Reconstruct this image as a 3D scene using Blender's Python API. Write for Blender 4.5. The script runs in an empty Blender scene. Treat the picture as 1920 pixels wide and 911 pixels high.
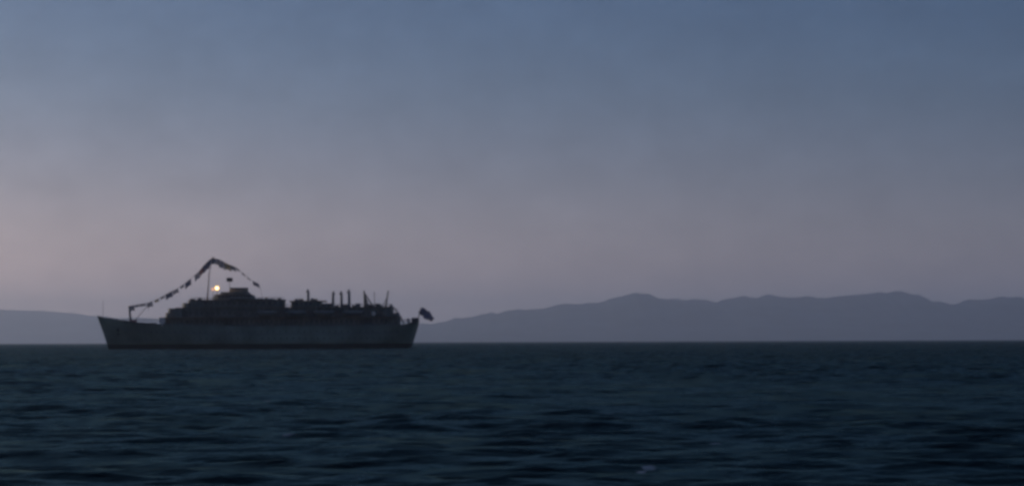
import bpy, bmesh, math, random
import numpy as np
from mathutils import Vector, Matrix, noise as mnoise

R = math.radians
random.seed(7)
scene = bpy.context.scene
COL = scene.collection

# ------------------------------------------------------------ camera
EYE = 2.2                       # eye height above the water, standing at the shore
cd = bpy.data.cameras.new('camera')
cam = bpy.data.objects.new('camera', cd)
COL.objects.link(cam)
cam.location = (0, 0, EYE)
cd.sensor_width = 36
cd.angle = R(22)
cd.clip_start = 0.5
cd.clip_end = 120000
cam.rotation_euler = (Matrix.Rotation(R(90 + 2.14), 4, 'X') @ Matrix.Rotation(R(-0.22), 4, 'Z')).to_euler()
cd.dof.use_dof = False
scene.camera = cam

# ------------------------------------------------------------ sky and sun
SUN_EL, SUN_AZ = 8.0, -48.0
world = bpy.data.worlds.new('World')
scene.world = world
world.use_nodes = True
wt = world.node_tree
bg = wt.nodes['Background']
bg.inputs[1].default_value = 0.1
sky = wt.nodes.new('ShaderNodeTexSky')
sky.sky_type = 'NISHITA'
sky.sun_disc = False
sky.sun_elevation = R(SUN_EL)
sky.sun_rotation = R(SUN_AZ)
sky.dust_density = 2
sky.ozone_density = 2


def lin(c):
    c = c / 255
    return c / 12.92 if c <= 0.04045 else ((c + 0.055) / 1.055) ** 2.4


# evening colour of the film: the sky of the model is graded by elevation to pink grey low down, blue above
NISH = {0.3: (.2202, .1472, .0621), 1: (.2922, .2053, .0901), 1.6: (.3384, .2553, .1201), 2.4: (.3716, .3091, .1638),
        3.4: (.3804, .3511, .2166), 5.1: (.3581, .3759, .286), 7.4: (.3116, .3639, .3345), 12: (.236, .3065, .3458),
        20: (.1603, .2236, .2957), 35: (.0932, .1393, .2086), 60: (.0485, .0794, .1304), 89: (.0322, .0564, .0967)}
WANT = {0.3: (126, 119, 128), 1: (125, 118, 128), 1.6: (122, 117, 127), 2.4: (117, 116, 127),
        3.4: (109, 114, 127), 5.1: (96, 108, 125), 7.4: (80, 97, 120), 12: (72, 92, 122),
        20: (68, 89, 122), 35: (64, 85, 120), 60: (60, 80, 115), 89: (58, 78, 112)}
BOOST = {0.3: (1.85, 1.68, 1.48), 1: (1.8, 1.63, 1.43), 1.6: (1.71, 1.54, 1.35), 2.4: (1.6, 1.47, 1.32), 3.4: (1.3, 1.22, 1.18),
         5.1: (1.06, 1.08, 1.11), 7.4: (.9, 1.03, 1.14)}       # makes up for what the haze takes away low down
geo = wt.nodes.new('ShaderNodeTexCoord')
sep = wt.nodes.new('ShaderNodeSeparateXYZ')
wt.links.new(geo.outputs['Generated'], sep.inputs[0])
ramp = wt.nodes.new('ShaderNodeValToRGB')
wt.links.new(sep.outputs['Z'], ramp.inputs[0])
es = sorted(NISH)
while len(ramp.color_ramp.elements) < len(es):
    ramp.color_ramp.elements.new(0.5)
ramp.color_ramp.interpolation = 'B_SPLINE'
for el, e in zip(ramp.color_ramp.elements, es):
    el.position = math.sin(R(e))
for el, e in zip(ramp.color_ramp.elements, es):
    el.position = math.sin(R(e))
    el.color = [lin(w) * k / n / 8 for w, n, k in zip(WANT[e], NISH[e], BOOST.get(e, (1, 1, 1.1)))] + [1]
mul = wt.nodes.new('ShaderNodeVectorMath')
mul.operation = 'MULTIPLY'
wt.links.new(sky.outputs[0], mul.inputs[0])
wt.links.new(ramp.outputs[0], mul.inputs[1])
sc4 = wt.nodes.new('ShaderNodeVectorMath')
sc4.operation = 'SCALE'
# the glow of the low sun to the left fades steadily towards the right
azm = wt.nodes.new('ShaderNodeMapRange')
azm.interpolation_type = 'SMOOTHSTEP'
azm.inputs['From Min'].default_value = -0.40
azm.inputs['From Max'].default_value = 0.36
azm.inputs['To Min'].default_value = 8 * 1.13
azm.inputs['To Max'].default_value = 8 * 1.06
wt.links.new(sep.outputs['X'], azm.inputs['Value'])
wt.links.new(azm.outputs[0], sc4.inputs['Scale'])
wt.links.new(mul.outputs[0], sc4.inputs[0])
# a trace of uneven high haze
cl = wt.nodes.new('ShaderNodeTexNoise')
cl.inputs['Scale'].default_value = 34
cl.inputs['Detail'].default_value = 7
cl.inputs['Roughness'].default_value = .72
cmap = wt.nodes.new('ShaderNodeMapping')
cmap.inputs['Scale'].default_value = (1, 1, 1.6)
wt.links.new(geo.outputs['Generated'], cmap.inputs[0])
wt.links.new(cmap.outputs[0], cl.inputs['Vector'])
cr = wt.nodes.new('ShaderNodeMapRange')
cr.inputs['From Min'].default_value = .3
cr.inputs['From Max'].default_value = .7
cr.inputs['To Min'].default_value = .91
cr.inputs['To Max'].default_value = 1.09
wt.links.new(cl.outputs[0], cr.inputs['Value'])
cs = wt.nodes.new('ShaderNodeVectorMath')
cs.operation = 'SCALE'
wt.links.new(sc4.outputs[0], cs.inputs[0])
wt.links.new(cr.outputs[0], cs.inputs['Scale'])
wt.links.new(cs.outputs[0], bg.inputs[0])

sd = bpy.data.lights.new('sun', 'SUN')
sd.energy = 0.6
sd.angle = R(0.53)
sd.color = (1.0, 0.86, 0.74)
sun = bpy.data.objects.new('sun', sd)
COL.objects.link(sun)
sdir = Vector((math.sin(R(SUN_AZ)) * math.cos(R(SUN_EL)), math.cos(R(SUN_AZ)) * math.cos(R(SUN_EL)), math.sin(R(SUN_EL))))
sun.rotation_euler = sdir.to_track_quat('Z', 'Y').to_euler()
sun.location = (-60, 40, 60)

vs = scene.view_settings
vs.view_transform = 'Standard'
vs.look = 'None'
vs.exposure = 0.0
vs.gamma = 1.0
vs.use_curve_mapping = False
scene.render.engine = 'CYCLES'
scene.cycles.pixel_filter_type = 'GAUSSIAN'
scene.cycles.filter_width = 3.6       # the softness of the small film frame
scene.cycles.volume_bounces = 1
scene.cycles.max_bounces = 6


# ------------------------------------------------------------ materials
def mat(name, col, rough=0.6, metal=0.0, spec=0.4, vary=0.0, vscale=0.3, streak=False, bump=0.0, emit=None, estr=0):
    m = bpy.data.materials.new(name)
    m.use_nodes = True
    nt = m.node_tree
    b = nt.nodes['Principled BSDF']
    b.inputs['Base Color'].default_value = (*col, 1)
    b.inputs['Roughness'].default_value = rough
    b.inputs['Metallic'].default_value = metal
    b.inputs['Specular IOR Level'].default_value = spec
    if vary:
        tc = nt.nodes.new('ShaderNodeTexCoord')
        mp = nt.nodes.new('ShaderNodeMapping')
        mp.inputs['Scale'].default_value = (vscale * (3 if streak else 1), vscale, vscale * (0.35 if streak else 1))
        nz = nt.nodes.new('ShaderNodeTexNoise')
        nz.inputs['Scale'].default_value = 1.0
        nz.inputs['Detail'].default_value = 6
        nt.links.new(tc.outputs['Object'], mp.inputs[0])
        nt.links.new(mp.outputs[0], nz.inputs['Vector'])
        rp = nt.nodes.new('ShaderNodeValToRGB')
        rp.color_ramp.elements[0].position = 0.35
        rp.color_ramp.elements[1].position = 0.65
        rp.color_ramp.elements[0].color = (*[c * (1 - vary) for c in col], 1)
        rp.color_ramp.elements[1].color = (*[min(1, c * (1 + vary)) for c in col], 1)
        nt.links.new(nz.outputs[0], rp.inputs[0])
        nt.links.new(rp.outputs[0], b.inputs['Base Color'])
        if bump:
            bp = nt.nodes.new('ShaderNodeBump')
            bp.inputs['Strength'].default_value = bump
            nt.links.new(nz.outputs[0], bp.inputs['Height'])
            nt.links.new(bp.outputs[0], b.inputs['Normal'])
    if emit:
        b.inputs['Emission Color'].default_value = (*emit, 1)
        b.inputs['Emission Strength'].default_value = estr
    return m


M = dict(
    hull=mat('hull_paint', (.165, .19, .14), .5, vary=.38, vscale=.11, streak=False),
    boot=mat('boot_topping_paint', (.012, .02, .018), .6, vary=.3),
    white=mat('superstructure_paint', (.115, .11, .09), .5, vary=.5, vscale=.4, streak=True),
    deck=mat('teak_deck', (.20, .13, .085), .7, vary=.25, vscale=1.2),
    buff=mat('buff_funnel_paint', (.30, .20, .12), .5, vary=.15),
    dark=mat('dark_metal', (.03, .032, .036), .5, vary=.2),
    glass=mat('window_glass', (.02, .025, .03), .1, spec=.6),
    grey=mat('grey_paint', (.14, .145, .15), .5, vary=.15),
    red=mat('red_brown_winch_paint', (.24, .07, .05), .6, vary=.25),
    pale=mat('pale_vent_paint', (.8, .60, .46), .5, vary=.08),
    canvas=mat('lifeboat_cover', (.16, .145, .12), .8, vary=.15),
    boat=mat('lifeboat_paint', (.22, .22, .20), .5, vary=.1),
    rope=mat('rope', (.06, .06, .06), .9),
    flag1=mat('navy_bunting', (.03, .035, .08), .85, vary=.1),
    flag2=mat('red_bunting', (.12, .012, .015), .85, vary=.1),
    flag3=mat('grey_bunting', (.12, .12, .135), .85, vary=.1),
    flag4=mat('ochre_bunting', (.10, .07, .02), .85, vary=.1),
    ensign=mat('ensign_cloth', (.012, .018, .06), .85, vary=.15),
    lamp=mat('lamp_glass', (.9, .8, .6), .3, emit=(1.0, .76, .30), estr=1.05),
    ring=mat('amber_halo_ring', (.6, .45, .3), .3, emit=(1.0, .62, .30), estr=.42),
    side_glow=mat('rosy_glow_glass', (.8, .5, .4), .3, emit=(1.0, .55, .38), estr=.55),
)


for k in ('flag1', 'flag2', 'flag3', 'flag4', 'ensign'):      # thin cloth lets the sky through
    nt_ = M[k].node_tree
    tr = nt_.nodes.new('ShaderNodeBsdfTranslucent')
    c_ = {'flag1': (.13, .14, .20), 'flag2': (.22, .13, .14), 'flag3': (.30, .30, .34), 'flag4': (.28, .25, .18), 'ensign': (.07, .09, .17)}[k]
    tr.inputs['Color'].default_value = (*c_, 1)
    mxs = nt_.nodes.new('ShaderNodeMixShader')
    mxs.inputs[0].default_value = .55
    nt_.links.new(nt_.nodes['Principled BSDF'].outputs[0], mxs.inputs[1])
    nt_.links.new(tr.outputs[0], mxs.inputs[2])
    nt_.links.new(mxs.outputs[0], nt_.nodes['Material Output'].inputs['Surface'])

# ------------------------------------------------------------ helpers
def tag(o, label=None, cat=None, group=None, kind=None):
    if label: o['label'] = label
    if cat: o['category'] = cat
    if group: o['group'] = group
    if kind: o['kind'] = kind
    return o


def empty(name, loc, rz=0):
    o = bpy.data.objects.new(name, None)
    COL.objects.link(o)
    o.location = loc
    o.rotation_euler.z = rz
    return o


class MB:
    def __init__(self):
        self.bm = bmesh.new()

    def box(self, x0, x1, y0, y1, z0, z1, bev=0.0):
        vs_ = [self.bm.verts.new((x, y, z)) for x in (x0, x1) for y in (y0, y1) for z in (z0, z1)]
        for f in ((0, 1, 3, 2), (4, 6, 7, 5), (0, 4, 5, 1), (2, 3, 7, 6), (0, 2, 6, 4), (1, 5, 7, 3)):
            self.bm.faces.new([vs_[i] for i in f])
        return self

    def tube(self, a, b, r0, r1=None, n=8):
        r1 = r0 if r1 is None else r1
        a, b = Vector(a), Vector(b)
        d = (b - a).normalized()
        u = d.orthogonal().normalized()
        v = d.cross(u)
        ra = [self.bm.verts.new(a + (u * math.cos(t) + v * math.sin(t)) * r0) for t in [2 * math.pi * i / n for i in range(n)]]
        rb = [self.bm.verts.new(b + (u * math.cos(t) + v * math.sin(t)) * r1) for t in [2 * math.pi * i / n for i in range(n)]]
        for i in range(n):
            self.bm.faces.new((ra[i], ra[(i + 1) % n], rb[(i + 1) % n], rb[i]))
        self.bm.faces.new(ra[::-1])
        self.bm.faces.new(rb)
        return self

    def path(self, pts, r, n=6):
        for a, b in zip(pts[:-1], pts[1:]):
            self.tube(a, b, r, r, n)
        return self

    def prism(self, outline, z0, z1, shrink=0.0, dx=0.0):
        """outline: list of (x, y); z0..z1; the top is shrunk about the centre and shifted by dx"""
        cx = sum(p[0] for p in outline) / len(outline)
        bot = [self.bm.verts.new((x, y, z0(x) if callable(z0) else z0)) for x, y in outline]
        top = [self.bm.verts.new((cx + (x - cx) * (1 - shrink) + dx, y * (1 - shrink), z1(x) if callable(z1) else z1)) for x, y in outline]
        n = len(outline)
        for i in range(n):
            self.bm.faces.new((bot[i], bot[(i + 1) % n], top[(i + 1) % n], top[i]))
        self.bm.faces.new(bot[::-1])
        self.bm.faces.new(top)
        return self

    def lathe(self, prof, loc=(0, 0, 0), n=16):
        rings = []
        for r, z in prof:
            rings.append([self.bm.verts.new((loc[0] + r * math.cos(2 * math.pi * i / n), loc[1] + r * math.sin(2 * math.pi * i / n), loc[2] + z)) for i in range(n)])
        for a, b in zip(rings[:-1], rings[1:]):
            for i in range(n):
                self.bm.faces.new((a[i], a[(i + 1) % n], b[(i + 1) % n], b[i]))
        self.bm.faces.new(rings[0][::-1])
        self.bm.faces.new(rings[-1])
        return self

    def grid(self, rows):
        vv = [[self.bm.verts.new(p) for p in r] for r in rows]
        for i in range(len(vv) - 1):
            for j in range(len(vv[0]) - 1):
                self.bm.faces.new((vv[i][j], vv[i][j + 1], vv[i + 1][j + 1], vv[i + 1][j]))
        return vv

    def build(self, name, m, parent=None, smooth=False, kind=None, label=None):
        bmesh.ops.recalc_face_normals(self.bm, faces=self.bm.faces)
        me = bpy.data.meshes.new(name)
        self.bm.to_mesh(me)
        self.bm.free()
        me.materials.append(m)
        if smooth:
            for p in me.polygons: p.use_smooth = True
        o = bpy.data.objects.new(name, me)
        COL.objects.link(o)
        if parent: o.parent = parent
        if kind: o['kind'] = kind
        if label: o['label'] = label
        return o


def copy_tree(o, parent=None):
    c = o.copy()
    COL.objects.link(c)
    c.parent = parent
    for ch in o.children:
        copy_tree(ch, c)
    return c


def interp(x, pts):
    if x <= pts[0][0]: return pts[0][1]
    for (a, va), (b, vb) in zip(pts[:-1], pts[1:]):
        if x <= b:
            t = (x - a) / (b - a)
            t = t * t * (3 - 2 * t) * 0.6 + t * 0.4
            return va + (vb - va) * t
    return pts[-1][1]


# ------------------------------------------------------------ sea
def build_sea():
    rng = np.random.default_rng(11)
    ang_in = np.linspace(-17, 17, 520)
    ang_out = np.concatenate([np.linspace(-180, -17, 60)[:-1], ang_in, np.linspace(17, 180, 60)[1:]])
    th = np.radians(ang_out)
    r_near = np.array([0.6, 3, 8, 14, 19])
    r_mid = 22 * (1500 / 22) ** (np.linspace(0, 1, 1500))
    r_far = 1500 * (60000 / 1500) ** (np.linspace(0, 1, 60)[1:])
    rr = np.concatenate([r_near, r_mid, r_far])
    nr, na = len(rr), len(th)
    RR, TH = np.meshgrid(rr, th, indexing='ij')
    X = RR * np.sin(TH)
    Y = RR * np.cos(TH)
    dr = np.gradient(rr)[:, None]
    dth = np.gradient(th)[None, :]
    cell = np.maximum(np.broadcast_to(dr, RR.shape) * 0.8, RR * dth)
    Z = np.zeros_like(X)
    DX = np.zeros_like(X)
    DY = np.zeros_like(X)
    gust = np.zeros_like(X)
    for k in range(9):                      # slow patches of rougher and calmer water
        L = rng.uniform(35, 260)
        a = rng.uniform(0, 2 * np.pi)
        gust += np.sin(2 * np.pi * (X * np.cos(a) + Y * np.sin(a)) / L + rng.uniform(0, 6.28))
    gust = 1 + 0.16 * gust
    wind = R(262)
    for k in range(84):
        L = 0.55 * (17 / 0.55) ** rng.uniform(0, 1)
        a = wind + rng.normal(0, 0.42)
        st = 0.044 if L < 3 else (0.024 if L < 7 else 0.013)
        amp = st * L / (2 * np.pi) * rng.uniform(0.45, 1.0)
        kx, ky = np.cos(a) * 2 * np.pi / L, np.sin(a) * 2 * np.pi / L
        ph = kx * X + ky * Y + rng.uniform(0, 6.28)
        fade = np.clip((L / cell - 2.2) / 3.0, 0, 1)
        Z += amp * fade * np.sin(ph)
        DX += 0.3 * amp * fade * np.cos(a) * np.cos(ph)
        DY += 0.3 * amp * fade * np.sin(a) * np.cos(ph)
    g = gust * np.clip((RR - 6) / 12, 0, 1)
    Z *= g
    X = X + DX * g
    Y = Y + DY * g
    nv = nr * na
    co = np.stack([X, Y, Z], -1).reshape(-1, 3).astype(np.float32)
    i, j = np.meshgrid(np.arange(nr - 1), np.arange(na - 1), indexing='ij')
    a0 = (i * na + j).ravel()
    f = np.stack([a0, a0 + 1, a0 + na + 1, a0 + na], -1).astype(np.int32)
    # close the disc at the centre
    cen = np.arange(na, dtype=np.int32)[::-1]
    me = bpy.data.meshes.new('sea')
    me.vertices.add(nv)
    me.vertices.foreach_set('co', co.ravel())
    nf = len(f)
    me.loops.add(nf * 4 + na)
    me.loops.foreach_set('vertex_index', np.concatenate([f.ravel(), cen]).astype(np.int32))
    me.polygons.add(nf + 1)
    me.polygons.foreach_set('loop_start', np.concatenate([np.arange(nf) * 4, [nf * 4]]).astype(np.int32))
    me.polygons.foreach_set('use_smooth', np.ones(nf + 1, dtype=bool))
    # foam: a few small breaking crests
    foam = np.zeros(nv, dtype=np.float32)
    fx, fy = X.ravel(), Y.ravel()
    for (px, py, w) in FOAM:
        d = EYE * FPX / (py - 641)
        x0 = (px - 960) / FPX * d
        foam = np.maximum(foam, np.exp(-(((fx - x0) / w) ** 2 + ((fy - d) / (w * 2.2)) ** 2)))
    at = me.attributes.new('foam', 'FLOAT', 'POINT')
    at.data.foreach_set('value', foam)
    me.update()
    me.validate()
    m = bpy.data.materials.new('sea_water')
    m.use_nodes = True
    nt = m.node_tree
    nt.nodes.remove(nt.nodes['Principled BSDF'])
    body = nt.nodes.new('ShaderNodeBsdfDiffuse')
    gl = nt.nodes.new('ShaderNodeBsdfGlossy')
    gl.inputs['Color'].default_value = (.195, .28, .25, 1)
    gl.inputs['Roughness'].default_value = .26
    fr = nt.nodes.new('ShaderNodeFresnel')
    fr.inputs['IOR'].default_value = 1.28
    ms = nt.nodes.new('ShaderNodeMixShader')
    nt.links.new(fr.outputs[0], ms.inputs[0])
    nt.links.new(body.outputs[0], ms.inputs[1])
    nt.links.new(gl.outputs[0], ms.inputs[2])
    nt.links.new(ms.outputs[0], nt.nodes['Material Output'].inputs['Surface'])
    tc = nt.nodes.new('ShaderNodeTexCoord')
    prev = None
    for sc_, st, dist in ((0.45, .6, .5), (2.6, .5, .08)):
        mp = nt.nodes.new('ShaderNodeMapping')
        mp.inputs['Scale'].default_value = (1, 1.5, 1)
        mp.inputs['Rotation'].default_value = (0, 0, R(20 * sc_))
        nz = nt.nodes.new('ShaderNodeTexNoise')
        nz.inputs['Scale'].default_value = sc_
        nz.inputs['Detail'].default_value = 5
        nt.links.new(tc.outputs['Object'], mp.inputs[0])
        nt.links.new(mp.outputs[0], nz.inputs['Vector'])
        bp = nt.nodes.new('ShaderNodeBump')
        bp.inputs['Strength'].default_value = st
        bp.inputs['Distance'].default_value = dist
        nt.links.new(nz.outputs[0], bp.inputs['Height'])
        if prev: nt.links.new(prev.outputs[0], bp.inputs['Normal'])
        prev = bp
    # slopes of the wavelets too small for the mesh: stronger where the mesh is coarser
    wn = nt.nodes.new('ShaderNodeTexNoise')
    wn.inputs['Scale'].default_value = .8
    wn.inputs['Detail'].default_value = 5
    wn.inputs['Roughness'].default_value = .6
    nt.links.new(tc.outputs['Object'], wn.inputs['Vector'])
    wsub = nt.nodes.new('ShaderNodeVectorMath')
    wsub.operation = 'SUBTRACT'
    wsub.inputs[1].default_value = (.5, .5, .5)
    nt.links.new(wn.outputs['Color'], wsub.inputs[0])
    ln = nt.nodes.new('ShaderNodeVectorMath')
    ln.operation = 'LENGTH'
    nt.links.new(tc.outputs['Object'], ln.inputs[0])
    kd = nt.nodes.new('ShaderNodeMapRange')
    kd.inputs['From Min'].default_value = 30
    kd.inputs['From Max'].default_value = 350
    kd.inputs['To Min'].default_value = .5
    kd.inputs['To Max'].default_value = 3.0
    nt.links.new(ln.outputs['Value'], kd.inputs['Value'])
    wsc = nt.nodes.new('ShaderNodeVectorMath')
    wsc.operation = 'SCALE'
    nt.links.new(wsub.outputs[0], wsc.inputs[0])
    nt.links.new(kd.outputs[0], wsc.inputs['Scale'])
    wfl = nt.nodes.new('ShaderNodeVectorMath')
    wfl.operation = 'MULTIPLY'
    wfl.inputs[1].default_value = (1, 1, 0)
    nt.links.new(wsc.outputs[0], wfl.inputs[0])
    wad = nt.nodes.new('ShaderNodeVectorMath')
    nt.links.new(wfl.outputs[0], wad.inputs[0])
    nt.links.new(prev.outputs[0], wad.inputs[1])
    wno = nt.nodes.new('ShaderNodeVectorMath')
    wno.operation = 'NORMALIZE'
    nt.links.new(wad.outputs[0], wno.inputs[0])
    for nn in (body, gl, fr):
        nt.links.new(wno.outputs[0], nn.inputs['Normal'])
    # cat's paws: gusts roughen the water in patches of many sizes
    pt = nt.nodes.new('ShaderNodeTexNoise')
    pt.inputs['Scale'].default_value = .16
    pt.inputs['Detail'].default_value = 7
    pt.inputs['Roughness'].default_value = .62
    pm = nt.nodes.new('ShaderNodeMapping')
    pm.inputs['Scale'].default_value = (.9, .6, 1)
    nt.links.new(tc.outputs['Object'], pm.inputs[0])
    nt.links.new(pm.outputs[0], pt.inputs['Vector'])
    pr = nt.nodes.new('ShaderNodeMapRange')
    pr.inputs['From Min'].default_value = .36
    pr.inputs['From Max'].default_value = .64
    pr.inputs['To Min'].default_value = .10
    pr.inputs['To Max'].default_value = .42
    nt.links.new(pt.outputs[0], pr.inputs['Value'])
    nt.links.new(pr.outputs[0], gl.inputs['Roughness'])
    pi = nt.nodes.new('ShaderNodeMapRange')
    pi.inputs['From Min'].default_value = .34
    pi.inputs['From Max'].default_value = .66
    pi.inputs['To Min'].default_value = 1.26
    pi.inputs['To Max'].default_value = 1.36
    nt.links.new(pt.outputs[0], pi.inputs['Value'])
    nt.links.new(pi.outputs[0], fr.inputs['IOR'])
    # foam breaks up into specks
    an = nt.nodes.new('ShaderNodeAttribute')
    an.attribute_name = 'foam'
    fn = nt.nodes.new('ShaderNodeTexNoise')
    fn.inputs['Scale'].default_value = 4.0
    fn.inputs['Detail'].default_value = 6
    nt.links.new(tc.outputs['Object'], fn.inputs['Vector'])
    mm = nt.nodes.new('ShaderNodeMath')
    mm.operation = 'MULTIPLY'
    nt.links.new(an.outputs['Fac'], mm.inputs[0])
    nt.links.new(fn.outputs[0], mm.inputs[1])
    mr = nt.nodes.new('ShaderNodeMapRange')
    mr.inputs[1].default_value = .22
    mr.inputs[2].default_value = .42
    nt.links.new(mm.outputs[0], mr.inputs[0])
    mx = nt.nodes.new('ShaderNodeMix')
    mx.data_type = 'RGBA'
    mx.inputs['A'].default_value = (.002, .005, .006, 1)
    mx.inputs['B'].default_value = (.42, .34, .31, 1)
    nt.links.new(mr.outputs[0], mx.inputs['Factor'])
    nt.links.new(mx.outputs['Result'], body.inputs['Color'])
    me.materials.append(m)
    o = bpy.data.objects.new('sea', me)
    COL.objects.link(o)
    tag(o, 'dark blue choppy sea reaching to the far hills', kind='structure')


FPX = 960 / math.tan(R(11))
FOAM = [(540, 810, .2), (500, 750, .3), (528, 764, .35), (1214, 874, .16), (1200, 881, .12), (1480, 737, .35), (1890, 722, .5), (1340, 838, .2)]
build_sea()


# ------------------------------------------------------------ hills across the water
def hills(name, label, D, prof, depth, seed, col, x0, x1, nx, amp):
    """terrain with its crest D metres off following prof (metres), spurs and gullies running down to the shore"""
    nd = 46
    rows = []
    for j in range(nd):
        t = j / (nd - 1)                      # 0 shore, .55 crest, 1 back foot
        y = D - depth * 0.55 + depth * t
        row = []
        for i in range(nx):
            x = x0 + (x1 - x0) * i / (nx - 1)
            h = interp(x, prof)
            fine = mnoise.fractal(Vector((x / 420 + seed, 3.1, 0)), 1.0, 2.0, 5) * amp
            h = h + fine
            s = t / 0.55 if t < .55 else (1 - t) / .45
            wob = mnoise.fractal(Vector((x / 2000 + seed, y / 1500, 1.7)), 0.9, 2.0, 6)
            env = s ** 0.85
            z = h * env + wob * h * 0.55 * math.sin(math.pi * min(1, s)) * 0.8
            z = min(z, h * (0.05 + 0.97 * s))
            row.append((x, y + wob * 330 * (1 - s), max(z, -1 if s > 0 else -6) if s > 0 else -6))
        rows.append(row)
    mb = MB()
    mb.grid(rows)
    m = bpy.data.materials.new(name + '_scrub')
    m.use_nodes = True
    nt = m.node_tree
    b = nt.nodes['Principled BSDF']
    b.inputs['Roughness'].default_value = .95
    b.inputs['Specular IOR Level'].default_value = .1
    tc = nt.nodes.new('ShaderNodeTexCoord')
    nz = nt.nodes.new('ShaderNodeTexNoise')
    nz.inputs['Scale'].default_value = .0026
    nz.inputs['Detail'].default_value = 8
    nt.links.new(tc.outputs['Object'], nz.inputs['Vector'])
    rp = nt.nodes.new('ShaderNodeValToRGB')
    rp.color_ramp.elements[0].position = .4
    rp.color_ramp.elements[1].position = .62
    rp.color_ramp.elements[0].color = (*col, 1)
    rp.color_ramp.elements[1].color = (*[c * 2.2 for c in col], 1)
    nt.links.new(nz.outputs[0], rp.inputs[0])
    nt.links.new(rp.outputs[0], b.inputs['Base Color'])
    o = mb.build(name, m, None, smooth=True)
    tag(o, label, kind='structure')
    return o


def prof(D, pts, off=0):
    """crest heights in metres for a ridge D metres away"""
    return [((px - 960) / FPX * D, max(4, (641.5 - py) / FPX * D + off)) for px, py in pts]


D1, D2 = 26000, 35000
hills('hills', 'blue hazy hills beyond the water to the right of the ship', D1, prof(D1, [
    (560, 640), (640, 632), (700, 622), (760, 612), (800, 605), (835, 598), (880, 592.5), (930, 588), (985, 583.5), (1040, 577.5), (1075, 574), (1110, 567),
    (1150, 557.5), (1180, 551.5), (1215, 552.5), (1240, 558.5), (1290, 563.5), (1340, 567.5), (1370, 561), (1400, 554.5), (1430, 556.5),
    (1470, 560.5), (1500, 558), (1520, 554), (1550, 557.5), (1590, 554.5), (1640, 552.5), (1690, 553.5), (1720, 558.5), (1750, 568),
    (1780, 575), (1810, 569), (1850, 565), (1900, 562), (1960, 563), (2100, 572), (2300, 580), (2700, 630)]),
    6000, 3.3, (.045, .052, .05), -2600, 9800, 640, 60)
hills('distant_hills', 'paler distant hills beyond the water behind the ship\'s bow', D2, prof(D2, [
    (-900, 620), (-500, 590), (-200, 572), (0, 576), (60, 579), (100, 582), (130, 584), (170, 589), (230, 593), (320, 597), (450, 600), (560, 601), (650, 603), (740, 602),
    (800, 606), (900, 612), (1100, 620), (1400, 630)]),
    6500, 8.1, (.045, .052, .05), -13500, 3000, 560, 12)

# ------------------------------------------------------------ the ship
S = 0.1833                        # metres of ship to one pixel of the photograph at its distance
SHIP_Y = 904
SHIP_X = (484 - 960) * S
ship = empty('passenger_ship', (SHIP_X, SHIP_Y, 0), 0)
tag(ship, 'white passenger ship dressed with flags, in dark silhouette with its bow to the left', 'ship')


def X(px): return (px - 484) * S
def Z(py): return (655 - py) * S


HB = 7.4


def xs(z):      # stem
    return -51.3 - 3.9 * (max(z, -2) / 11.5) ** 1.1 if z > 0 else -51.3 - z * 0.25


def xe(z):      # stern
    return 52.3 + 3.0 * min(1, max(0, z / 9.0)) ** 0.8 if z > 0 else 52.3 + z * 1.2


SHEER = [(183, 592), (200, 595.5), (225, 600), (255, 604.5), (300, 608), (380, 611), (480, 612.5), (600, 612.5), (690, 612), (740, 611), (762, 610.5), (772, 606), (779, 601), (786, 599)]


def ztop(x): return interp(x, [(X(a), Z(b)) for a, b in SHEER])


def halfb(u, zn):
    """half breadth along u (0 stem, 1 stern) and up zn (0 keel, 1 rail)"""
    e = 0.40 - 0.12 * zn
    f = 1.0
    if u < e:
        q = u / e
        f = 1 - (1 - q) ** (1.45 + 1.2 * zn)
        f *= (0.72 + 0.28 * zn) + (0.28 * (1 - zn)) * q
    a = 0.80 + 0.06 * zn
    if u > a:
        q = (u - a) / (1 - a)
        f = math.sqrt(max(0, 1 - q ** 2.2)) * (1 - 0.1 * q * (1 - zn))
    return HB * f * (0.86 + 0.14 * min(1, zn * 2.2))


def hull_band(z_of, rows, mb, us=None):
    us = us or [0.5 - 0.5 * math.cos(math.pi * i / 90) for i in range(91)]
    for s in (-1, 1):
        g = []
        for r in rows:
            row = []
            for u in us:
                z = 0
                x = 0
                for _ in range(4):
                    x = xs(z) + (xe(z) - xs(z)) * u
                    z = z_of(r, x)
                row.append((x, s * halfb(u, max(0, min(1, (z + 2.5) / 12))), z))
            g.append(row)
        mb.grid(g)


BT = 1.75
mb = MB()
hull_band(lambda r, x: BT + (ztop(x) - BT) * r, [i / 9 for i in range(10)], mb)
hull = mb.build('hull', M['hull'], ship, smooth=True)
mb = MB()
hull_band(lambda r, x: -2.5 + (BT + 2.5) * r, [0, .25, .5, .7, .85, 1], mb)
mb.build('boot_topping', M['boot'], ship, smooth=True)
# rubbing strake and rail cap standing proud of the plating
mb = MB()
for s in (-1, 1):
    for zf, rad in ((lambda x: ztop(x), .09), (lambda x: ztop(x) - 2.6, .11)):
        pts = []
        for i in range(3, 88):
            u = i / 90
            z = zf(0)
            for _ in range(3):
                x = xs(z) + (xe(z) - xs(z)) * u
                z = zf(x)
            pts.append((x, s * (halfb(u, min(1, (z + 2.5) / 12)) + .02), z))
        mb = MB()
        mb.path(pts, rad, 5)
        mb.build('rubbing_strake', M['grey'], ship)
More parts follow.
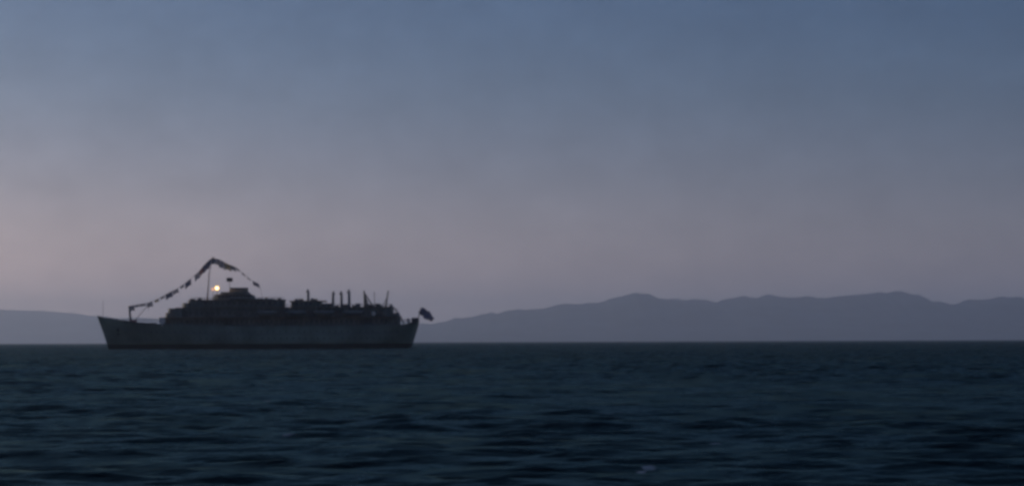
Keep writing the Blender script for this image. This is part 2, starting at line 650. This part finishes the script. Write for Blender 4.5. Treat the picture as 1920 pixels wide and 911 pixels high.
# portholes: two rows, each a recessed dark glass in a ring
mb = MB()
for row, (za, n0, n1, st) in enumerate(((3.6, -44, 48, 2.1), (5.9, -38, 50, 2.1))):
    x = n0
    while x < n1:
        if random.random() > .06:
            u = (x - xs(za)) / (xe(za) - xs(za))
            for s in (-1, 1):
                y = halfb(u, (za + 2.5) / 12)
                mb.tube((x, s * (y - .1), za), (x, s * (y + .05), za), .24, .24, 8)
        x += st
mb.build('porthole', M['glass'], ship, kind='stuff')

# decks inside the hull
mb = MB()
for u0, u1, dz in ((0.012, 0.985, 1.05),):
    n = 70
    g = [[], []]
    for i in range(n + 1):
        u = u0 + (u1 - u0) * i / n
        z = 9
        for _ in range(3):
            x = xs(z) + (xe(z) - xs(z)) * u
            z = ztop(x) - dz
        hb = max(0.02, halfb(u, min(1, (z + 2.5) / 12)) - .12)
        g[0].append((x, -hb, z))
        g[1].append((x, hb, z))
    mb.grid(g)
mb.build('weather_deck', M['deck'], ship)
# anchor and hawse pipe on both bows
for s in (-1, 1):
    mb = MB()
    za, xa = 6.6, -47.6
    y = s * (halfb((xa - xs(za)) / (xe(za) - xs(za)), .75) + .1)
    mb.tube((xa, y - s * .5, za + .3), (xa, y + s * .08, za), .42, .5, 10)
    mb.tube((xa, y + s * .1, za), (xa + .1, y + s * .14, za - 1.5), .13, .13, 6)
    mb.tube((xa - .7, y + s * .12, za - 1.1), (xa + .1, y + s * .16, za - 1.6), .12, .16, 6)
    mb.tube((xa + .9, y + s * .12, za - 1.1), (xa + .1, y + s * .16, za - 1.6), .12, .16, 6)
    mb.build('anchor', M['dark'], ship)


def plan(x0, x1, hb, nose=4.0, tail=1.5, n=9):
    """deckhouse outline: rounded front at x0, softly rounded back at x1"""
    pts = []
    for i in range(n):
        a = math.pi / 2 * i / (n - 1)
        pts.append((x0 + nose - nose * math.cos(a), hb * (0.35 + 0.65 * math.sin(a))))
    for i in range(n):
        a = math.pi / 2 * i / (n - 1)
        pts.append((x1 - tail + tail * math.sin(a), hb * (0.55 + 0.45 * math.cos(a))))
    return pts + [(x, -y) for x, y in reversed(pts)]


def side_windows(mb, x0, x1, hb, z, w, h, step, skip=.0):
    x = x0
    while x + w < x1:
        if random.random() >= skip:
            for s in (-1, 1):
                mb.box(x, x + w, s * hb - .06, s * hb + .04, z, z + h)
        x += step


def rail(mb, x0, x1, hb, z, step=2.0, h=1.1):
    for s in (-1, 1):
        x = x0
        while x <= x1 + .01:
            mb.tube((x, s * hb, z), (x, s * hb, z + h), .035, .035, 4)
            x += step
        for k in (.4, .75, 1.1):
            mb.tube((x0, s * hb, z + h * k / 1.1), (x1, s * hb, z + h * k / 1.1), .03, .03, 4)


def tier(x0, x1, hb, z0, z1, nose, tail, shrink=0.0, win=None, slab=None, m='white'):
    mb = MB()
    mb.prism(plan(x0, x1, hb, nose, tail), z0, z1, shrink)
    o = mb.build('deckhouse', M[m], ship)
    if win:
        w = MB()
        side_windows(w, x0 + nose + .3, x1 - tail - .3, hb, *win)
        # front windows
        zf, wf, hf = win[0], win[1], win[2]
        for i in range(-3, 4):
            y = hb * .1 * i
            w.box(x0 - .02, x0 + .12, y - .24, y + .24, zf, zf + hf)
        w.build('window', M['glass'], o, kind='stuff')
    if slab:
        s = MB()
        e, th = slab
        s.prism(plan(x0 - e * .6, x1 + e * .5, hb + e, nose, tail), z1, z1 + th)
        s.build('deck_slab', M['deck'], ship)
    return o


zA0, zA1, zB1, zC1 = 6.6, Z(596), Z(577.5), Z(563.5)
# promenade deckhouse, set back behind the open promenade
tier(X(306), X(750), 5.4, zA0, zA1 - .2, 6.5, 3, win=(zA1 - 2.0, .9, 1.1, 1.7))
mb = MB()
mb.prism(plan(X(300), X(752), 7.15, 8, 3), zA1 - .2, zA1 + .05)
mb.build('deck_slab', M['deck'], ship)
mb = MB()
x = X(330)
while x < X(748):
    for s in (-1, 1):
        mb.tube((x, s * 7.0, ztop(x) - .1), (x, s * 7.0, zA1 - .2), .09, .09, 6)
    x += 3.4
mb.build('promenade_post', M['white'], ship, kind='stuff')
# saloon tier
tier(X(317), X(737), 6.2, zA1 + .05, zB1 - .25, 7.5, 2.2, win=(zA1 + .95, 1.0, 1.0, 1.9))
mb = MB()
mb.prism(plan(X(331), X(739), 6.9, 8, 2.4), zB1 - .25, zB1)
mb.build('deck_slab', M['deck'], ship)
# low step in front of the saloon tier
tier(X(312), X(345), 4.6, zA1 + .05, Z(587), 4.5, .6)
# upper tier with the bridge wings
tier(X(344), X(356) + 4, 5.2, zB1, Z(569), 3.2, .5)
tier(X(354), X(534), 5.7, zB1, zC1 - .2, 5.5, 1.2, win=(zB1 + .9, 1.1, .9, 2.0))
mb = MB()
mb.prism(plan(X(355), X(536), 6.3, 6, 1.4), zC1 - .2, zC1 + .02)
mb.build('deck_slab', M['deck'], ship)
# after house on the same deck, a little lower
tier(X(547), X(603), 4.9, zB1, Z(567) - .15, 1.4, 1.4, win=(zB1 + .8, .8, .7, 1.6))
mb = MB()
mb.prism([(X(545), 5.2), (X(604), 5.2), (X(612), 4.2), (X(612), -4.2), (X(604), -5.2), (X(545), -5.2)], Z(567) - .15, Z(566) + .1)
mb.build('deck_slab', M['deck'], ship)
mb = MB()
mb.prism(plan(X(600), X(618), 4.0, .6, 1.2), zB1, Z(570.5), .06)
mb.build('deckhouse', M['white'], ship)
# wheelhouse: a flared front and a sloped back
mb = MB()
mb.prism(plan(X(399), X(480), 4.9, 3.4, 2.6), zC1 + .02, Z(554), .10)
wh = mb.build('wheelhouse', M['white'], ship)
w = MB()
for s in (-1, 1):
    for i in range(9):
        x = X(412) + i * 1.25
        w.box(x, x + .85, s * 4.72 - .1, s * 4.72 + .05, zC1 + .75, zC1 + 1.45)
w.build('window', M['glass'], wh, kind='stuff')
mb = MB()
mb.prism(plan(X(404), X(473), 4.9, 3.2, 2.2), Z(554), Z(553))
mb.build('deck_slab', M['deck'], ship)
mb = MB()
mb.prism(plan(X(413), X(470), 2.9, 2.2, 1.6), Z(553), Z(548.5), .08)
mb.build('deckhouse', M['white'], ship)
# low wide funnel
mb = MB()
pts = [(X(447) + 3.4 * math.cos(a), 1.9 * math.sin(a)) for a in [2 * math.pi * i / 28 for i in range(28)]]
mb.prism(pts, Z(550), Z(543), .06, .25)
fun = mb.build('funnel', M['buff'], ship, smooth=False)
mb = MB()
cx = X(447) + .25
pts = [(cx + 3.3 * math.cos(a), 1.85 * math.sin(a)) for a in [2 * math.pi * i / 28 for i in range(28)]]
mb.prism(pts, Z(543), Z(540.5), .03)
mb.build('funnel_cap', M['dark'], fun)
# rails of the upper decks
mb = MB()
rail(mb, X(225), X(300), 5.9, Z(604), 2.4, 1.0)
rail(mb, X(345), X(735), 6.85, zB1, 2.4)
rail(mb, X(362), X(532), 6.2, zC1, 2.4, .9)
rail(mb, X(752), X(768), 5.2, Z(606), 1.5, 1.0)
mb.build('railing', M['white'], ship, kind='stuff')

# awning, lockers, rafts and vents that break up the roofs
rnd2 = random.Random(5)
for px, zb, w_, h_, y in ((363, zC1, 1.6, .8, -2.5), (374, zC1, 1.1, 1.3, 2.0), (489, zC1, 2.4, .9, -2.0), (499, zC1, 1.0, 1.6, 1.4), (511, zC1, 2.0, .6, -3.0),
                          (524, zC1, 1.2, 1.1, .8), (556, Z(566) + .1, 1.4, .7, 1.2), (586, Z(566) + .1, 1.0, .9, -1.5), (619, zB1, 1.4, 1.5, 2.0), (647, zB1, 2.2, 1.0, 1.8),
                          (672, zB1, 1.6, 1.4, -1.6), (694, zB1, 2.6, .9, 1.6), (709, zB1, 1.6, 1.3, -2.4), (733, zB1, 1.0, .9, .5)):
    mb = MB()
    x = X(px)
    k_ = .45 if zb == zC1 else .8
    mb.box(x - w_ / 2, x + w_ / 2, y - .8, y + .8, zb, zb + h_ * k_)
    mb.prism([(x + w_ * .56 * math.cos(a), y + .9 * math.sin(a)) for a in [math.pi * k / 6 for k in range(12)]], zb + h_ * k_, zb + h_ * k_ + .14, .3)
    mb.build('deck_locker', M[rnd2.choice(['white', 'grey', 'dark', 'canvas'])], ship)
# life rafts in canisters along the boat deck and flat dark slabs painting the shade of doorways and recesses on the saloon sides
for k, px in enumerate((440, 452, 464, 476)):
    mb = MB()
    mb.tube((X(px) - .9, -6.1, zC1 + .5), (X(px) + .9, -6.1, zC1 + .5), .38, .38, 10)
    mb.box(X(px) - .6, X(px) + .6, -6.35, -5.85, zC1, zC1 + .16)
    mb.build('life_raft', M['canvas'], ship)
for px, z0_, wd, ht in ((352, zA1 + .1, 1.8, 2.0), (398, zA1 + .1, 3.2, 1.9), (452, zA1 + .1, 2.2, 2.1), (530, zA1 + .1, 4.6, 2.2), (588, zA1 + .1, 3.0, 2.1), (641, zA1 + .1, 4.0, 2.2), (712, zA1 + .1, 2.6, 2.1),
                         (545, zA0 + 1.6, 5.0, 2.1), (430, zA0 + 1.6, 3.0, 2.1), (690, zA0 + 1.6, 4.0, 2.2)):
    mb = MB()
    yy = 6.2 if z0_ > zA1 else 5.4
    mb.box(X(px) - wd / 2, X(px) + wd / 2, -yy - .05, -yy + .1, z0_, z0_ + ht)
    mb.build('doorway_shade', M['dark'], ship)

# main mast
mb = MB()
mb.tube((X(389), 0, zC1), (X(393), 0, Z(512)), .26, .2, 10)
mb.tube((X(393), 0, Z(512)), (X(398), 0, Z(484)), .18, .09, 8)
mb.tube((X(392), -2.6, Z(516)), (X(392), 2.6, Z(516)), .09, .09, 6)
mb.tube((X(389), -2.2, zC1), (X(392.5), 0, Z(522)), .09, .07, 6)
mb.tube((X(389), 2.2, zC1), (X(392.5), 0, Z(522)), .09, .07, 6)
mast = mb.build('mast', M['pale'], ship)
# radar above the bridge
mb = MB()
mb.tube((X(431), 0, Z(549)), (X(431), 0, Z(527.5)), .12, .09, 8)
rm = mb.build('radar_mast', M['grey'], ship)
mb = MB()
mb.box(X(425.5), X(436.5), -.35, .35, Z(529), Z(521.8))
mb.tube((X(431), 0, Z(528.5)), (X(431), 0, Z(526)), .4, .4, 10)
mb.build('radar_scanner', M['dark'], rm)
# searchlight, lit, on the bridge front
mb = MB()
LX, LZ = X(410), Z(541.5)
mb.tube((LX, -4.0, Z(553)), (LX, -4.0, LZ - .45), .09, .09, 6)
mb.tube((LX - .1, -3.8, LZ), (LX, -4.55, LZ), .55, .88, 14)
sl = mb.build('searchlight', M['dark'], ship)
mb = MB()
mb.tube((LX, -4.68, LZ), (LX, -4.80, LZ), .46, .42, 16)
mb.build('lamp_lens', M['lamp'], sl)
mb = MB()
mb.tube((LX, -4.56, LZ), (LX, -4.66, LZ), .84, .8, 20)  # weakly glowing disc added round the lens to imitate the lamp's halo
mb.build('halo_ring', M['ring'], sl)
mb = MB()
mb.tube((X(402), -3.6, Z(562)), (X(402), -3.6, Z(544) - .4), .08, .08, 6)
mb.tube((X(402) - .1, -3.4, Z(543.5)), (X(402), -4.1, Z(543.5)), .4, .56, 14)
glow_lamp = mb.build('searchlight', M['dark'], ship)  # second lamp, added to stretch the rosy glow out to the left
mb = MB()
mb.tube((X(402), -4.11, Z(543.5)), (X(402), -4.2, Z(543.5)), .52, .48, 14)
mb.build('lamp_lens', M['side_glow'], glow_lamp, label='dim rosy lens added to widen the glow of the searchlight')
pl = bpy.data.lights.new('searchlight_glow', 'POINT')
pl.energy = 150
pl.color = (1, .75, .42)
pl.shadow_soft_size = .4
plo = bpy.data.objects.new('searchlight_glow', pl)
COL.objects.link(plo)
plo.parent = ship
plo.location = (LX, -5.4, LZ)

# fore deck: short foremast with derrick boom, winch, hatch, vents, jackstaff
mb = MB()
mb.tube((X(246), -1.4, 8.6), (X(243), -1.0, Z(574)), .24, .17, 8)
mb.tube((X(246), 1.4, 8.6), (X(243), 1.0, Z(574)), .24, .17, 8)
mb.tube((X(243), -1.3, Z(575)), (X(243), 1.3, Z(575)), .16, .16, 6)
mb.tube((X(249), -.9, 9.2), (X(243.5), -.4, Z(580)), .2, .14, 6)
fm = mb.build('foremast', M['grey'], ship)
mb = MB()
mb.tube((X(252), .5, 9.6), (X(279), .5, Z(571)), .13, .1, 6)
mb.tube((X(243), 0, Z(575)), (X(279), .5, Z(571)), .05, .05, 4)
mb.tube((X(279), .5, Z(571)), (X(279), .5, Z(583)), .05, .05, 4)
mb.build('derrick_boom', M['grey'], fm)
mb = MB()
mb.tube((X(250), -1.6, 9.55), (X(250), 1.6, 9.55), .5, .5, 12)
mb.box(X(246), X(256), -1.9, -1.5, 8.2, 10.1)
mb.box(X(246), X(256), 1.5, 1.9, 8.2, 10.1)
mb.tube((X(255), -1.4, 9.3), (X(255), 1.4, 9.3), .32, .32, 10)
mb.build('winch', M['red'], ship)
mb = MB()
mb.tube((X(216), -1.4, 10.0), (X(216), 1.4, 10.0), .4, .4, 12)
mb.box(X(214), X(222), -.4, .4, 9.3, 10.5)
mb.build('windlass', M['dark'], ship)
mb = MB()
mb.box(X(262), X(292), -2.6, 2.6, 7.6, 8.9)
mb.box(X(261), X(293), -2.7, 2.7, 8.9, 9.1)
mb.build('cargo_hatch', M['grey'], ship)
mb = MB()
mb.tube((X(194), 0, 10.0), (X(194), 0, Z(563)), .07, .05, 6)
mb.build('jackstaff', M['grey'], ship)


def cowl(x, y, z0, ztop_, r=.36, m='grey', face=-1, mouth=1.7, label=None):
    mb = MB()
    mb.tube((x, y, z0), (x, y, ztop_ - r), r * .8, r * .7, 10)
    pts = [(x + face * r * .9 * (1 - math.cos(a)), y, ztop_ - r + r * .9 * math.sin(a)) for a in [0, .5, 1.0, 1.4]]
    rad = [r * .75, r * .9, r * 1.15, r * mouth * .75]
    for (p, q, ra, rb) in zip(pts[:-1], pts[1:], rad[:-1], rad[1:]):
        mb.tube(p, q, ra, rb, 10)
    return mb.build('cowl_ventilator', M[m], ship, label=label)


def pale_vent(px, y, py0, py1, r, label):
    mb = MB()
    z0, z1 = Z(py0), Z(py1)
    mb.tube((X(px), y, z0), (X(px), y, z1 - r), r * .6, r * .6, 10)
    mb.tube((X(px), y + .3, z1 - r), (X(px) - .1, y - .55, z1 - r), r * .7, r, 14)
    return mb.build('cowl_ventilator', M['pale'], ship, label=label)


pale_vent(310, -6.3, 612, 595.5, 1.15, 'pale cream ventilator with a round mouth in front of the saloon')
pale_vent(703, -6.55, 594, 586, .75, 'small pale ventilator on the after deck')
pale_vent(767, -3.6, 609, 599, .7, 'pale ventilator on the stern deck')
# clutter on the after roof
for px, py, y in ((625, 550, -1.5), (640, 550, 1.0), (655, 547, -1.0)):
    cowl(X(px), y, zB1, Z(py), .62, 'grey', -1 if px != 625 else 1)
cowl(X(578), 0, Z(566), Z(546), .62, 'grey', -1, 1.3)
for i, px in enumerate((566, 592, 612, 632, 664, 712)):
    mb = MB()
    mb.box(X(px) - .7, X(px) + .7, -2.8 + i * .7, -1.4 + i * .7, (Z(566) + .1) if px < 600 else zB1, ((Z(566) + .1) if px < 600 else zB1) + .55)
    mb.box(X(px) - .8, X(px) + .8, -2.9 + i * .7, -1.3 + i * .7, ((Z(566) + .1) if px < 600 else zB1) + .55, ((Z(566) + .1) if px < 600 else zB1) + .65)
    mb.build('deck_locker', M['white'], ship)
# aft derrick posts
mb = MB()
mb.tube((X(685), -2.2, zB1), (X(683), -1.6, Z(547)), .40, .22, 8)
mb.tube((X(685), 2.2, zB1), (X(682), 1.6, Z(547)), .40, .22, 8)
mb.tube((X(683), -1.8, Z(550)), (X(683), 1.8, Z(550)), .24, .24, 8)
ap = mb.build('king_posts', M['dark'], ship)
mb = MB()
mb.tube((X(698), -1.2, zB1 + .6), (X(685), -.8, Z(553)), .26, .2, 6)
mb.tube((X(690), 1.0, zB1 + .6), (X(684), 1.2, Z(556)), .3, .2, 6)
mb.build('derrick_boom', M['dark'], ap)
mb = MB()
mb.tube((X(703), -1.0, zB1), (X(702), -1.0, Z(549)), .12, .10, 6)
mb.build('vent_pipe', M['grey'], ship)
mb = MB()
mb.tube((X(723), 0, zB1), (X(728), 0, Z(547)), .34, .22, 8)
mb.tube((X(717), 0, zB1), (X(727), 0, Z(556)), .12, .10, 6)
mb.build('after_mast', M['grey'], ship)
# after superstructure steps down to the stern deck
tier(X(735), X(748), 4.6, zA1 + .05, Z(589), .4, 1.0)
for y in (-4.6, 4.6):
    mb = MB()
    mb.tube((X(738), y, zB1 - .3), (X(757), y, Z(609)), .12, .12, 5)
    mb.tube((X(742), y, zB1 - .3), (X(759), y, Z(609)), .07, .07, 5)
    mb.build('stairway', M['grey'], ship)
# stern: capstan, stores, ensign staff
mb = MB()
mb.lathe([(.55, 0), (.4, .3), (.35, .8), (.55, 1.1), (.3, 1.2)], (X(776), -1.0, Z(606)))
mb.build('capstan', M['dark'], ship)
mb = MB()
mb.prism([(X(772), 4.6), (X(778), 4.2), (X(783), 2.6), (X(785), 0), (X(783), -2.6), (X(778), -4.2), (X(772), -4.6)], Z(608), Z(598), .02)
mb.build('stern_locker', M['dark'], ship)
mb = MB()
staff_a, staff_b = Vector((X(783), 0, Z(604))), Vector((X(789), 0, Z(578)))
mb.tube(staff_a, staff_b, .2, .13, 6)
mb.build('ensign_staff', M['grey'], ship)


# ------------------------------------------------------------ cloth on the ship
def cloth(w, h, nx, ny, droop, ripple, seed):
    """a hanging cloth fixed along its left edge, with folds"""
    rows = []
    for j in range(ny + 1):
        v = j / ny
        row = []
        for i in range(nx + 1):
            u = i / nx
            row.append((u * w * (1 - .1 * droop), ripple * math.sin(u * 7 + v * 1.5 + seed) * (0.2 + u), -v * h * (1 - .12 * u) - droop * w * u ** 1.2))
        rows.append(row)
    return rows


def add_cloth(mb, rows, off, th=.03):
    n = len(rows[0])
    for dy in (0,):
        mb.grid([[(p[0] + off[0], p[1] + off[1] + dy, p[2] + off[2]) for p in r] for r in rows])


en = empty('ensign_flag', (SHIP_X + staff_b.x, SHIP_Y, staff_b.z), 0)
tag(en, 'dark ensign drooping from the staff at the stern of the ship', 'flag')
mb = MB()
rows = []
for j in range(9):
    v = j / 8
    row = []
    for i in range(15):
        u = i / 14
        # drooping to the lower right; narrow at hoist, fuller in the middle, rounded fly
        ax = -.2 + 4.3 * u
        az = -.9 - 3.5 * u
        wdt = (1.35 + .55 * math.sin(math.pi * min(1, u * 1.05))) * (1 - .35 * u ** 4) * (1 + .12 * math.sin(u * 14) + .08 * math.sin(u * 27 + 1))
        row.append((ax + (v - .5) * wdt * .95 * -1, .35 * math.sin(u * 8 + v * 3), az - (v - .5) * wdt * 1.15))
    rows.append(row)
add_cloth(mb, rows, (0, 0, 0))
mb.build('flag_cloth', M['ensign'], en, smooth=True)
mb = MB()
mb.tube((0, 0, 0), (-.45, 0, -2.2), .03, .03, 5)
mb.build('halyard', M['rope'], en)


def dress_line(name, label, pts, flags, y, seed):
    """signal flags on a stay; pts in pixels, flags = [(fraction, width, height, cloth)]"""
    rnd = random.Random(seed)
    P = [Vector((X(a), y, Z(b))) for a, b in pts]
    base = P[0]
    root = empty(name, (SHIP_X + base.x, SHIP_Y + base.y, base.z))
    tag(root, label, 'signal flags', 'dressing lines of signal flags')
    loc = [p - base for p in P]
    mb = MB()
    mb.path(loc, .05, 5)
    mb.build('rope', M['rope'], root)
    seg = [(loc[i + 1] - loc[i]).length for i in range(len(loc) - 1)]
    tot = sum(seg)

    def at(t):
        d = t * tot
        for i, s_ in enumerate(seg):
            if d <= s_: return loc[i].lerp(loc[i + 1], d / s_)
            d -= s_
        return loc[-1]
    for t, ln, h, c in flags:
        a, b = at(t - ln / 2 / tot), at(min(1, t + ln / 2 / tot))
        mb = MB()
        ny, nx = 4, 8
        rows = []
        for j in range(ny + 1):
            v = j / ny
            rows.append([tuple(a.lerp(b, i / nx) + Vector((v * .25, .18 * math.sin(i * .9 + v * 2 + seed + t * 20), -.02 - h * v * (1 - .15 * math.sin(i / nx * 3.1)) + rnd.uniform(-.03, .03)))) for i in range(nx + 1)])
        add_cloth(mb, rows, (0, 0, 0))
        mb.build('signal_flag', M[c], root, smooth=True)


dress_line('signal_flag_line', 'line of signal flags slanting from the masthead down to the bow of the ship',
           [(398, 484), (385, 495), (372, 511), (352, 528), (334, 541), (312, 552), (296, 561), (279, 568), (243, 574)],
           [(.02, 2.6, 2.2, 'flag1'), (.085, 2.6, 2.6, 'flag1'), (.155, 2.4, 2.2, 'flag2'), (.225, 2.2, 2.3, 'flag3'), (.345, 2.6, 2.1, 'flag1'),
            (.42, 1.5, .8, 'flag3'), (.50, 2.2, 1.5, 'flag3'), (.575, 2.6, 1.9, 'flag1'), (.65, 1.6, .8, 'flag3'), (.715, 1.5, .9, 'flag4'), (.79, 2.0, 1.8, 'flag3'),
            (.86, 1.8, .9, 'flag3'), (.92, 2.0, .8, 'flag3'), (.975, 1.7, 1.9, 'flag3')], 0.6, 1)
dress_line('signal_flag_line', 'line of signal flags slanting from the masthead down behind the funnel of the ship',
           [(398, 484), (412, 488), (427, 496), (444, 503), (460, 517), (472, 527), (486, 534), (490, 548), (492, 562)],
           [(.05, 2.6, 2.3, 'flag3'), (.14, 2.4, 2.9, 'flag3'), (.235, 2.3, 2.4, 'flag4'), (.325, 2.0, 1.7, 'flag3'), (.295, 1.8, .8, 'flag3'),
            (.40, 1.5, .9, 'flag3'), (.50, 1.6, .9, 'flag3'), (.60, 1.5, .8, 'flag3'), (.725, 2.4, 1.5, 'flag1')], 0.4, 2)


# ------------------------------------------------------------ lifeboats under their davits on the near and the far side
def make_lifeboat():
    root = empty('lifeboat', (0, 0, 0))
    L, B, H = 7.2, 2.2, 1.2
    mb = MB()
    g = []
    for j in range(7):
        a = math.pi * j / 6
        row = []
        for i in range(17):
            t = -1 + 2 * i / 16
            f = max(0.0, 1 - abs(t) ** 2.6)
            row.append((t * L / 2, -math.cos(a) * B / 2 * f, (.25 * t * t) - math.sin(a) * H * (0.35 + .65 * f)))
        g.append(row)
    mb.grid(g)
    mb.build('boat_hull', M['boat'], root, smooth=True)
    mb = MB()
    g = []
    for j in range(7):
        a = math.pi * j / 6
        g.append([((-1 + 2 * i / 16) * L / 2 * .99, -math.cos(a) * B / 2 * max(0.0, 1 - abs(-1 + 2 * i / 16) ** 2.6), .25 * (-1 + 2 * i / 16) ** 2 + math.sin(a) * .38 * max(0.0, 1 - abs(-1 + 2 * i / 16) ** 2) + .01) for i in range(17)])
    mb.grid(g)
    mb.build('boat_cover', M['canvas'], root, smooth=True)
    return root


dav = MB()
boats = [(505, 'nearest the bridge'), (558, 'second from the bridge'), (611, 'third from the bridge'), (664, 'nearest the stern')]
proto = make_lifeboat()
used = False
for s in (-1,):
    for px, where in boats:
        o = proto if not used else copy_tree(proto)
        used = True
        o.location = (SHIP_X + X(px), SHIP_Y + s * 7.9, zA1 + 1.75)
        tag(o, 'covered lifeboat hanging at the ship\'s side, ' + where, 'lifeboat', 'lifeboats hanging along the ship\'s side')
        for dx in (-2.6, 2.6):
            dav.path([(X(px) + dx, s * 6.7, zA1), (X(px) + dx, s * 6.9, zA1 + 2.6), (X(px) + dx, s * 7.3, zA1 + 3.0), (X(px) + dx, s * 7.9, zA1 + 2.9), (X(px) + dx, s * 7.9, zA1 + 2.05)], .09, 6)
dav.build('davit', M['grey'], ship, kind='stuff')

# ------------------------------------------------------------ evening air
mb = MB()
mb.box(-20000, 20000, -60, 41000, -10, 660)
hz_m = bpy.data.materials.new('evening_haze')
hz_m.use_nodes = True
nt = hz_m.node_tree
nt.nodes.remove(nt.nodes['Principled BSDF'])
pv = nt.nodes.new('ShaderNodeVolumePrincipled')
pv.inputs['Color'].default_value = (.86, .93, 1, 1)
pv.inputs['Density'].default_value = 0.00005
pv.inputs['Anisotropy'].default_value = 0.5
nt.links.new(pv.outputs[0], nt.nodes['Material Output'].inputs['Volume'])
hz = mb.build('haze', hz_m, None, kind='stuff')
tag(hz, 'thin blue evening haze over the water')
